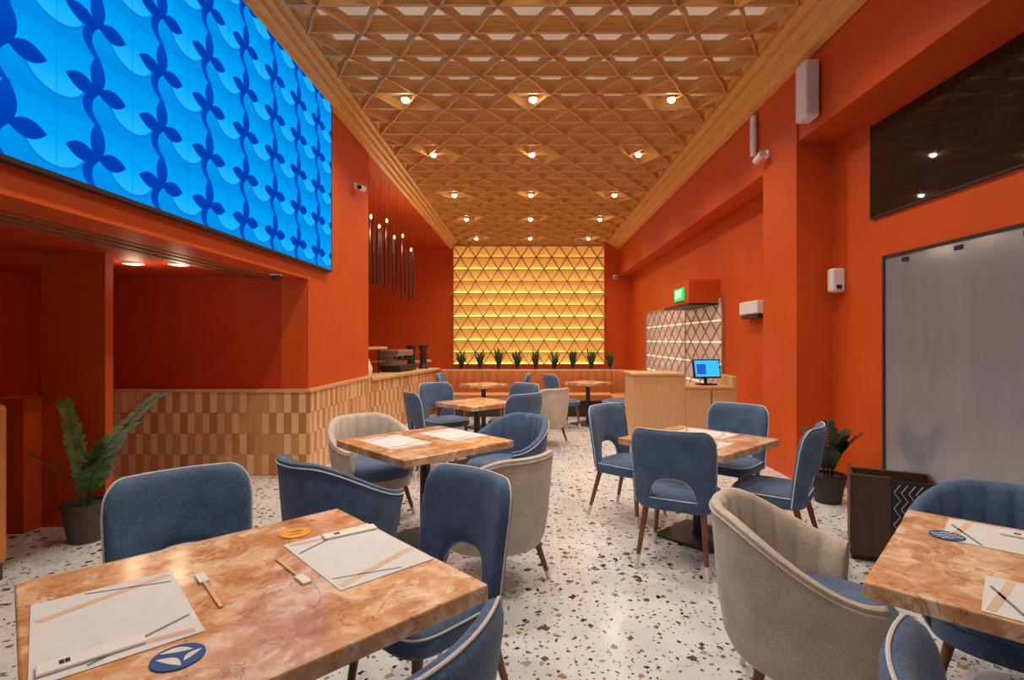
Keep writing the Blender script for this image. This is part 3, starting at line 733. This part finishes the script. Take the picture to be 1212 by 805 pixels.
# ------------------------------------------------------------------ booth, planter, agaves
bt = thing('booth_bench', 'tufted tan leather booth along the far end under the plants', 'booth', (0, 10.75, 0))
path = [(-1.78, 0.0)]+[(-1.78+3.4*k/8, 0.0) for k in range(1, 9)]
for k in range(1, 9):
    a = PI/2*k/8; path.append((1.62+0.55*math.sin(a), -0.55+0.55*math.cos(a)))
path.append((2.17, -1.3))
def resample(pp, st):
    out = [Vector(pp[0])]; acc = 0
    for a, c in zip(pp[:-1], pp[1:]):
        a = Vector(a); c = Vector(c); L = (c-a).length; d = 0
        while acc+L-d >= st:
            d += st-acc; acc = 0; out.append(a+(c-a)*d/L)
        acc += L-d
    return out
rp = resample(path, 0.03)
def extr(prof, tuft):
    loops = []
    for i, p in enumerate(rp):
        t_ = (rp[min(i+1, len(rp)-1)]-rp[max(i-1, 0)]).normalized(); n = Vector((t_.y, -t_.x))
        ch = abs(math.sin(i*0.03/0.16*PI)) if tuft else 0
        loops.append([Vector((p.x+n.x*(o+(0.03*ch if tf else 0)), p.y+n.y*(o+(0.03*ch if tf else 0)), z)) for o, z, tf in prof])
    mb = MB(); mb.rings(loops); return mb
extr([(0.0, 0.40, 0), (0.0, 0.88, 0), (0.03, 0.90, 0), (0.08, 0.88, 1), (0.10, 0.80, 1), (0.13, 0.46, 1), (0.12, 0.40, 0)], True).build('backrest', M['leather'], bt, True)
extr([(0.0, 0.32, 0), (0.0, 0.44, 0), (0.54, 0.46, 0), (0.58, 0.43, 0), (0.57, 0.32, 0)], False).build('seat', M['leather'], bt, True)
extr([(0.0, 0.0, 0), (0.0, 0.32, 0), (0.50, 0.32, 0), (0.50, 0.0, 0)], False).build('plinth', M['rod'], bt)
plr = thing('planter_box', 'long low planter box behind the booth', 'planter', (0.0, 11.05, 0))
MB().box(-1.8, 1.95, -0.22, 0.22, 0, 0.88).build('box_body', M['desk'], plr)
MB().box(-1.75, 1.9, -0.18, 0.18, 0.88, 0.895).build('soil', M['soil'], plr)
def agave(mb, n, h, seed):
    rnd = random.Random(seed)
    for k in range(n):
        a = 2*PI*k/n*2.4+rnd.uniform(-.3, .3); out = rnd.uniform(0.04, 0.145); L = h*rnd.uniform(0.55, 1.05)
        d = Vector((math.cos(a), math.sin(a), 0)); s = Vector((-d.y, d.x, 0))
        pts = []
        for j in range(7):
            q = j/6; pts.append((d*(0.02+out*q**1.3)+Vector((0, 0, 0.01+L*(q-0.14*q*q))), 0.028*(1-q)**0.7*(0.7+0.8*q)+0.001))
        Lr = [mb.bm.verts.new(p-s*w) for p, w in pts]; Md = [mb.bm.verts.new(p-d*w*0.4) for p, w in pts]; Rr = [mb.bm.verts.new(p+s*w) for p, w in pts]
        for j in range(6):
            mb.bm.faces.new((Lr[j], Md[j], Md[j+1], Lr[j+1])); mb.bm.faces.new((Md[j], Rr[j], Rr[j+1], Md[j+1]))
agl = ['first', 'second', 'third', 'fourth', 'fifth', 'sixth', 'seventh', 'eighth', 'ninth']
for k, px in enumerate((546, 568, 590, 612, 634, 656, 678, 700, 722)):
    x = (px-CX)/F*11.05
    t = thing('agave_plant', '%s spiky agave from the left in the planter behind the booth' % agl[k], 'plant', (x, 11.05, 0.896), 0, 'agaves behind the booth')
    mb = MB(); agave(mb, 26, 0.44+0.10*((k*37) % 5)/5, k); mb.build('foliage', M['leaf2'], t, True)
    MB().lathe([(0.03, 0.0), (0.022, 0.06), (0.008, 0.12)], n=10).build('stem', M['leaf'], t, True)

# ------------------------------------------------------------------ reception desk and screen
ds = thing('reception_desk', 'tall light wood reception desk by the far glazed door', 'desk', (1.73, 6.9, 0))
MB().box(-0.34, 0.34, 0.0, 0.6, 0, 1.03).build('cabinet', M['desk'], ds)
MB().box(-0.36, 0.34, -0.02, 0.62, 1.03, 1.06, bev=0.005).build('top', M['desk'], ds)
lc = thing('low_cabinet', 'lower light wood cabinet with the till screen, right of the desk', 'cabinet', (2.41, 6.9, 0))
MB().box(-0.335, 0.34, 0.0, 0.6, 0, 0.86).build('body', M['desk'], lc)
MB().box(-0.335, 0.36, -0.02, 0.62, 0.86, 0.89, bev=0.005).build('top', M['desk'], lc)
MB().box(0.0, 0.01, -0.006, 0.0, 0.1, 0.84).build('door_gap', M['ink'], lc)
tag(MB().box(2.69, 2.75, 6.9, 7.5, 0.891, 1.02, bev=0.005).build('upright_board', M['desk']), 'small upright wooden board at the right end of the low cabinet', 'board')
t = thing('till_screen', 'till monitor with blue display on the low wooden cabinet', 'monitor', (2.42, 7.1, 0.891), 0.12)
MB().box(-0.12, 0.12, -0.08, 0.10, 0, 0.02, bev=0.005).build('base', M['black'], t)
MB().tube([(0, 0.03, 0.02), (0, 0.05, 0.2)], 0.025).build('neck', M['black'], t, True)
R = Matrix.Translation((0, 0, 0.22)) @ Matrix.Rotation(math.radians(-14), 4, 'X')
h_ = MB().box(-0.19, 0.19, -0.015, 0.03, -0.13, 0.13, bev=0.008).build('bezel', M['black'], t, False, R)
MB().box(-0.17, 0.17, -0.02, -0.015, -0.11, 0.11).build('display', M['pos'], h_, False, R)
MB().box(-0.15, -0.02, -0.022, -0.02, -0.08, 0.06).build('display_window', M['pos2'], h_, False, R)

# ------------------------------------------------------------------ potted plants, crate, bench
def frond(mb, base, d, L, lift, rnd, lw=0.028, ll=0.11, N=16):
    s = Vector((-d.y, d.x, 0)); pts = []
    for j in range(N):
        q = j/(N-1); pts.append(Vector(base)+d*(L*0.75*lift*q**1.6)+Vector((0, 0, L*(q-0.25*lift*q*q))))
    mb.tube(pts, [0.008*(1-0.8*j/(N-1)) for j in range(N)], 6)
    for j in range(4, N):
        t_ = (pts[j]-pts[j-1]).normalized()
        for sg in (-1, 1):
            l = ll*(1-0.5*abs(j-N*0.55)/(N*0.45))*rnd.uniform(.85, 1.1)
            ax = (s*sg*1.0+t_*0.55+Vector((0, 0, rnd.uniform(-.15, .15)))).normalized(); sd = ax.cross(t_.cross(s)).normalized()
            p = pts[j]
            mb.poly([p, p+ax*l*0.3+sd*lw*0.8, p+ax*l*0.6+sd*lw*0.85, p+ax*l, p+ax*l*0.6-sd*lw*0.85, p+ax*l*0.3-sd*lw*0.8])
def potted(loc, label, ph, pr, spec, ll, lm, pm, wr=0.24, N=16):
    t = thing('potted_plant', label, 'plant', loc)
    MB().lathe([(pr*0.72, 0), (pr*0.76, 0.02), (pr, ph-0.03), (pr*1.05, ph-0.03), (pr*1.05, ph), (pr*0.92, ph), (pr*0.9, ph-0.03)], n=28).build('pot', pm, t, True)
    MB().lathe([(pr*0.9, ph-0.035), (pr*0.9, ph-0.025)], n=20).build('soil', M['soil'], t)
    rnd = random.Random(5); mb = MB()
    for a, L, lift in spec:
        a = math.radians(a); frond(mb, (0.03*math.cos(a), 0.03*math.sin(a), ph-0.03), Vector((math.cos(a), math.sin(a), 0)), L, lift, rnd, ll*wr, ll, N)
    mb.build('foliage', lm, t, True)
potted((-3.31, 3.93, 0), 'leafy dark green plant in a dark pot by the left pillar', 0.29, 0.15,
       [(-8, 1.02, 0.74), (-30, 0.74, 0.85), (185, 0.80, 0.20), (225, 0.50, 0.7), (320, 0.52, 1.1)], 0.14, M['leaf'], M['pot'], 0.28, 15)
potted((2.78, 4.86, 0), 'dark leafy plant in a dark pot in the corner by the right pillar', 0.26, 0.15,
       [(0, 0.46, 0.4), (60, 0.50, 0.2), (180, 0.50, 0.45), (240, 0.36, 0.7), (300, 0.42, 0.4), (330, 0.48, 0.6)], 0.13, M['leafd'], M['pot2'])
cr = thing('cord_laced_crate', 'dark wooden crate laced with white cord near the glass door', 'crate', (2.49, 3.62, 0), -0.5)
MB().box(-0.235, 0.0, -0.18, -0.16, 0.05, 0.59, bev=0.006).build('front_panel', M['crate'], cr)
MB().box(-0.235, -0.215, -0.16, 0.16, 0.05, 0.59, bev=0.006).build('side_panel', M['crate'], cr)
MB().box(0.235, 0.255, -0.16, 0.16, 0.05, 0.57, bev=0.006).build('side_panel', M['crate'], cr)
MB().box(-0.215, 0.235, 0.14, 0.16, 0.05, 0.57, bev=0.006).build('back_panel', M['crate'], cr)
MB().box(-0.23, 0.25, -0.16, 0.16, 0.03, 0.05).build('bottom_panel', M['crate'], cr)
for sx in (-0.21, 0.23):
    for sy in (-0.14, 0.14): MB().tube([(sx, sy, 0), (sx, sy, 0.035)], 0.018, 8).build('foot', M['black'], cr, True)
MB().box(0.0, 0.255, -0.178, -0.165, 0.05, 0.57).build('laced_panel', M['ink'], cr)
for k in range(6):
    x = 0.012+k*0.040
    MB().tube([(x+(0.035 if j % 2 else 0), -0.181, 0.07+j*0.053) for j in range(10)], 0.0026, 6).build('cord_lacing', M['cord'], cr)
bn = thing('side_bench', 'tan leather bench end at the left edge beside the low partition', 'bench', (-3.27, 3.3, 0))
MB().box(-0.95, 0, -0.12, 0.0, 0.10, 1.10, bev=0.03).build('backrest', M['leather'], bn)
MB().box(-0.95, 0, -0.6, -0.12, 0.3, 0.46, bev=0.03).build('seat', M['leather'], bn)
MB().box(-0.93, -0.02, -0.55, -0.02, 0, 0.3).build('plinth', M['crate'], bn)

# ------------------------------------------------------------------ world, camera
wd = bpy.data.worlds.new('World'); scene.world = wd; wd.use_nodes = True
bg = wd.node_tree.nodes['Background']; bg.inputs[0].default_value = (1.0, 0.95, 0.90, 1); bg.inputs[1].default_value = 0.25  # ambient fill added, entering through the open end behind the camera
cam = bpy.data.cameras.new('camera'); co = bpy.data.objects.new('camera', cam); col.objects.link(co)
co.location = (0, 0, H); co.rotation_euler = (PI/2, 0, 0)
cam.sensor_width = 36; cam.lens = F/1212*36
cam.shift_x = -(CX-606)/1212; cam.shift_y = 0
cam.clip_start = 0.05
scene.camera = co
scene.view_settings.view_transform = 'Standard'
scene.view_settings.look = 'None'
scene.view_settings.exposure = 0.0
